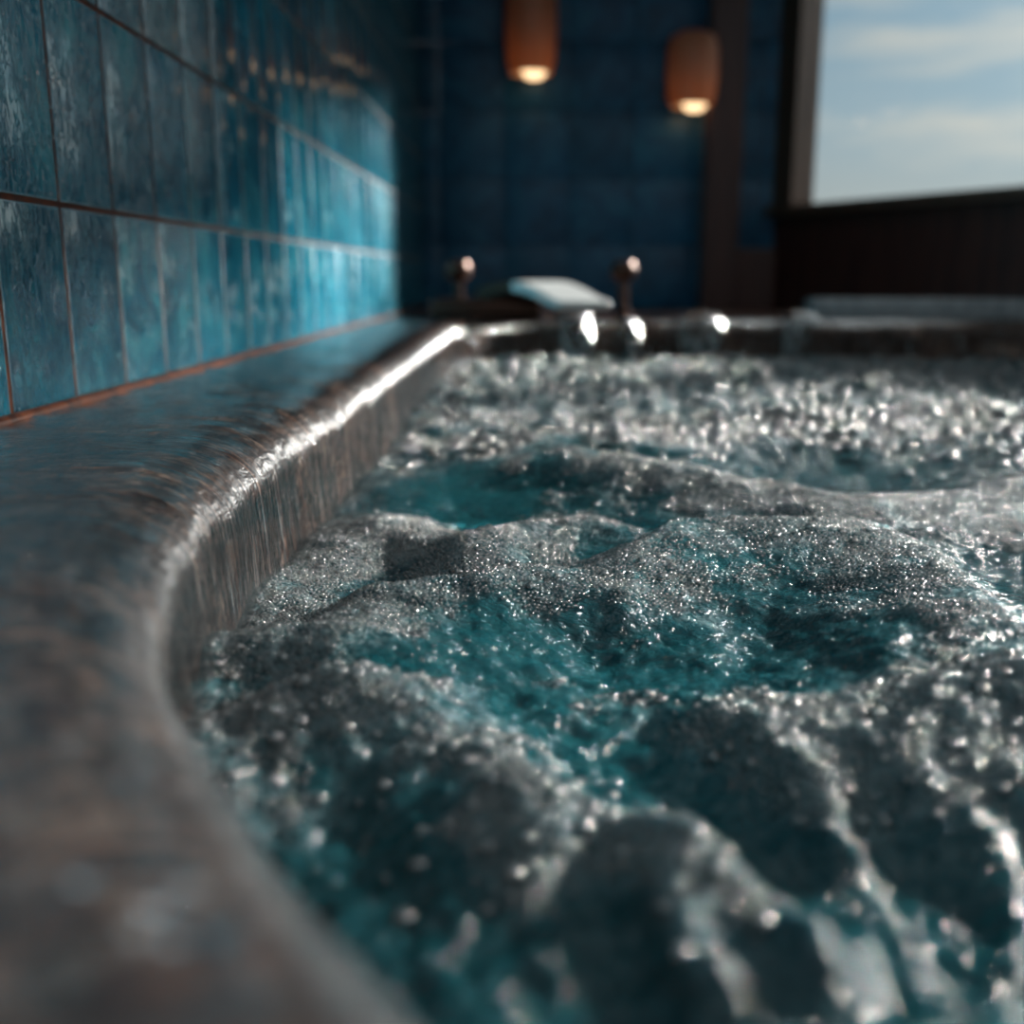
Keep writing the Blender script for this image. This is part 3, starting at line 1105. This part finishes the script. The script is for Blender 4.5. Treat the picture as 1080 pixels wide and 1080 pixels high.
def bubble_field(x0, x1, y0, y1, pitch, thr, soft, r0=0.38, r1=0.60):
    nx, ny = int((x1 - x0) / pitch), int((y1 - y0) / (pitch * 0.87))
    ii, jj = np.meshgrid(np.arange(nx), np.arange(ny))
    px = (x0 + (ii + 0.5 * (jj % 2)) * pitch).ravel() + rng.normal(0, pitch * 0.16, nx * ny)
    py = (y0 + jj * pitch * 0.87).ravel() + rng.normal(0, pitch * 0.16, nx * ny)
    h, fo = surf(px, py)
    fo = fo + 0.55 * fbm(px * 26, py * 26, 3) * 0.5
    # only what can fall in view
    vis = (px / np.maximum(py, 0.05) > -0.62) & (px / np.maximum(py, 0.05) < 0.62)
    keep = vis & (fo + rng.normal(0, soft, len(px)) > thr) & inside(px, py)
    px, py, h, fo = px[keep], py[keep], h[keep], fo[keep]
    r = pitch * rng.uniform(r0, r1, len(px))
    return np.column_stack([px, py, ZW + h + r * 0.05]), r


BUB = []
for spec in ((-0.5 * A, 0.60 * A, 0.55 * A, 1.35 * A, 0.0022, 0.52, 0.07), (-0.5 * A, 1.6 * A, 1.35 * A, 2.6 * A, 0.0026, 0.50, 0.07), (-0.5 * A, 2.6 * A, 2.6 * A, 4.2 * A, 0.0042, 0.52, 0.06)):
    BUB.append(bubble_field(*spec))
bc = np.vstack([b[0] for b in BUB])
br = np.concatenate([b[1] for b in BUB])
print('bubbles', len(bc), [len(b[0]) for b in BUB])
bm = bmesh.new()
bmesh.ops.create_icosphere(bm, subdivisions=1, radius=1.0)
for v in [v for v in bm.verts if v.co.z < -0.5]:
    bm.verts.remove(v)
bm.verts.index_update()
ICO_V = np.array([v.co[:] for v in bm.verts])
ICO_F = np.array([[v.index for v in f.verts] for f in bm.faces])
bm.free()
blobs('foam_bubbles', bc, br, np.array([1, 1, 0.9]), M['bubble'], 'fine white foam bubbles riding on the churning teal water', 'foam')

BIG = []
for spec in ((-0.5 * A, 1.0 * A, 0.5 * A, 1.35 * A, 0.0115, 0.50, 0.16, 0.10, 0.34), (-0.5 * A, 2.0 * A, 1.6 * A, 3.0 * A, 0.020, 0.66, 0.10, 0.08, 0.18),
             (-0.5 * A, 3.2 * A, 3.0 * A, 4.8 * A, 0.026, 0.50, 0.14, 0.16, 0.34), (-0.5 * A, 4.4 * A, 4.8 * A, 6.9 * A, 0.034, 0.46, 0.16, 0.18, 0.42)):
    BIG.append(bubble_field(*spec))
bc = np.vstack([b[0] for b in BIG])
br = np.concatenate([b[1] for b in BIG])
print('big bubbles', len(bc), [len(b[0]) for b in BIG])
bm = bmesh.new()
bmesh.ops.create_icosphere(bm, subdivisions=3, radius=1.0)
for v in [v for v in bm.verts if v.co.z < -0.35]:
    bm.verts.remove(v)
bm.verts.index_update()
ICO_V = np.array([v.co[:] for v in bm.verts])
ICO_F = np.array([[v.index for v in f.verts] for f in bm.faces])
bm.free()
blobs('surface_bubbles', bc, br, np.array([1, 1, 0.8]), M['bubble'], 'larger clear bubbles bursting on the churning water surface', 'bubbles')

# ------------------------------------------------------------------ light
W = bpy.data.worlds.new('sky')
SC.world = W
W.use_nodes = True
nt = W.node_tree
nt.nodes.clear()


def wn(typ, **kw):
    nd = nt.nodes.new(typ)
    for k, v in kw.items():
        setattr(nd, k, v)
    return nd


tc = wn('ShaderNodeTexCoord')
sep = wn('ShaderNodeSeparateXYZ')
nt.links.new(tc.outputs['Generated'], sep.inputs[0])
rp = wn('ShaderNodeValToRGB')
el = rp.color_ramp.elements
stops = [(0.0, (120, 118, 112)), (0.05, (176, 184, 182)), (0.13, (156, 178, 188)), (0.24, (134, 164, 182)), (0.6, (218, 228, 234))]
while len(el) < len(stops):
    el.new(0.5)
for e, (p_, c_) in zip(el, stops):
    e.position = p_
    e.color = s2l(c_)
nt.links.new(sep.outputs[2], rp.inputs[0])
mp = wn('ShaderNodeMapping')
mp.inputs['Scale'].default_value = (2.0, 2.0, 11.0)
nt.links.new(tc.outputs['Generated'], mp.inputs[0])
nz = wn('ShaderNodeTexNoise')
nz.inputs['Scale'].default_value = 1.6
nz.inputs['Detail'].default_value = 6
nz.inputs['Roughness'].default_value = 0.55
nt.links.new(mp.outputs[0], nz.inputs['Vector'])
cr = wn('ShaderNodeValToRGB')
cr.color_ramp.elements[0].position = 0.45
cr.color_ramp.elements[0].color = (0, 0, 0, 1)
cr.color_ramp.elements[1].position = 0.68
cr.color_ramp.elements[1].color = (1, 1, 1, 1)
nt.links.new(nz.outputs[0], cr.inputs[0])
mxn = wn('ShaderNodeMix', data_type='RGBA')
nt.links.new(cr.outputs[0], mxn.inputs[0])
nt.links.new(rp.outputs[0], mxn.inputs[6])
mxn.inputs[7].default_value = s2l((206, 204, 194))
bg = wn('ShaderNodeBackground')
el_, az = math.radians(22), math.radians(58)     # sun: azimuth to the right of +y
to_sun = Vector((math.sin(az) * math.cos(el_), math.cos(az) * math.cos(el_), math.sin(el_)))
dp = wn('ShaderNodeVectorMath', operation='DOT_PRODUCT')
nt.links.new(tc.outputs['Generated'], dp.inputs[0])
dp.inputs[1].default_value = to_sun
pw = wn('ShaderNodeMath', operation='POWER')
mxx = wn('ShaderNodeMath', operation='MAXIMUM')
nt.links.new(dp.outputs['Value'], mxx.inputs[0])
mxx.inputs[1].default_value = 0.0
nt.links.new(mxx.outputs[0], pw.inputs[0])
pw.inputs[1].default_value = 13.0
gm = wn('ShaderNodeMath', operation='MULTIPLY_ADD')
nt.links.new(pw.outputs[0], gm.inputs[0])
gm.inputs[1].default_value = 1.8
gm.inputs[2].default_value = 0.70
nt.links.new(gm.outputs[0], bg.inputs['Strength'])
nt.links.new(mxn.outputs[2], bg.inputs[0])
wo = wn('ShaderNodeOutputWorld')
nt.links.new(bg.outputs[0], wo.inputs[0])

sun = bpy.data.lights.new('sun', 'SUN')
sun.energy = 14.0
sun.angle = math.radians(10)
sun.color = (1.0, 0.95, 0.89)
so = bpy.data.objects.new('sun', sun)
COL.objects.link(so)
so.rotation_euler = to_sun.to_track_quat('Z', 'Y').to_euler()

# ------------------------------------------------------------------ camera
cam = bpy.data.cameras.new('camera')
cam.sensor_width = 36
cam.lens = F / 1080 * 36
cam.clip_start = 0.01
cam.dof.use_dof = True
cam.dof.focus_distance = 1.76 * A
cam.dof.aperture_fstop = (cam.lens / 1000) / (0.0285 * A)
cam.dof.aperture_blades = 0
co_ = bpy.data.objects.new('camera', cam)
COL.objects.link(co_)
co_.location = (0, 0, ZC)
co_.rotation_euler = (math.pi / 2 - PITCH, 0, YAW)
SC.camera = co_

SC.view_settings.view_transform = 'Standard'
SC.view_settings.look = 'None'
SC.view_settings.exposure = 0.55
SC.view_settings.gamma = 1.0
SC.view_settings.use_curve_mapping = False
SC.cycles.max_bounces = 8
SC.cycles.diffuse_bounces = 4
SC.cycles.glossy_bounces = 4
SC.cycles.transparent_max_bounces = 12
SC.cycles.caustics_reflective = False
SC.cycles.caustics_refractive = False
SC.cycles.sample_clamp_indirect = 4.0
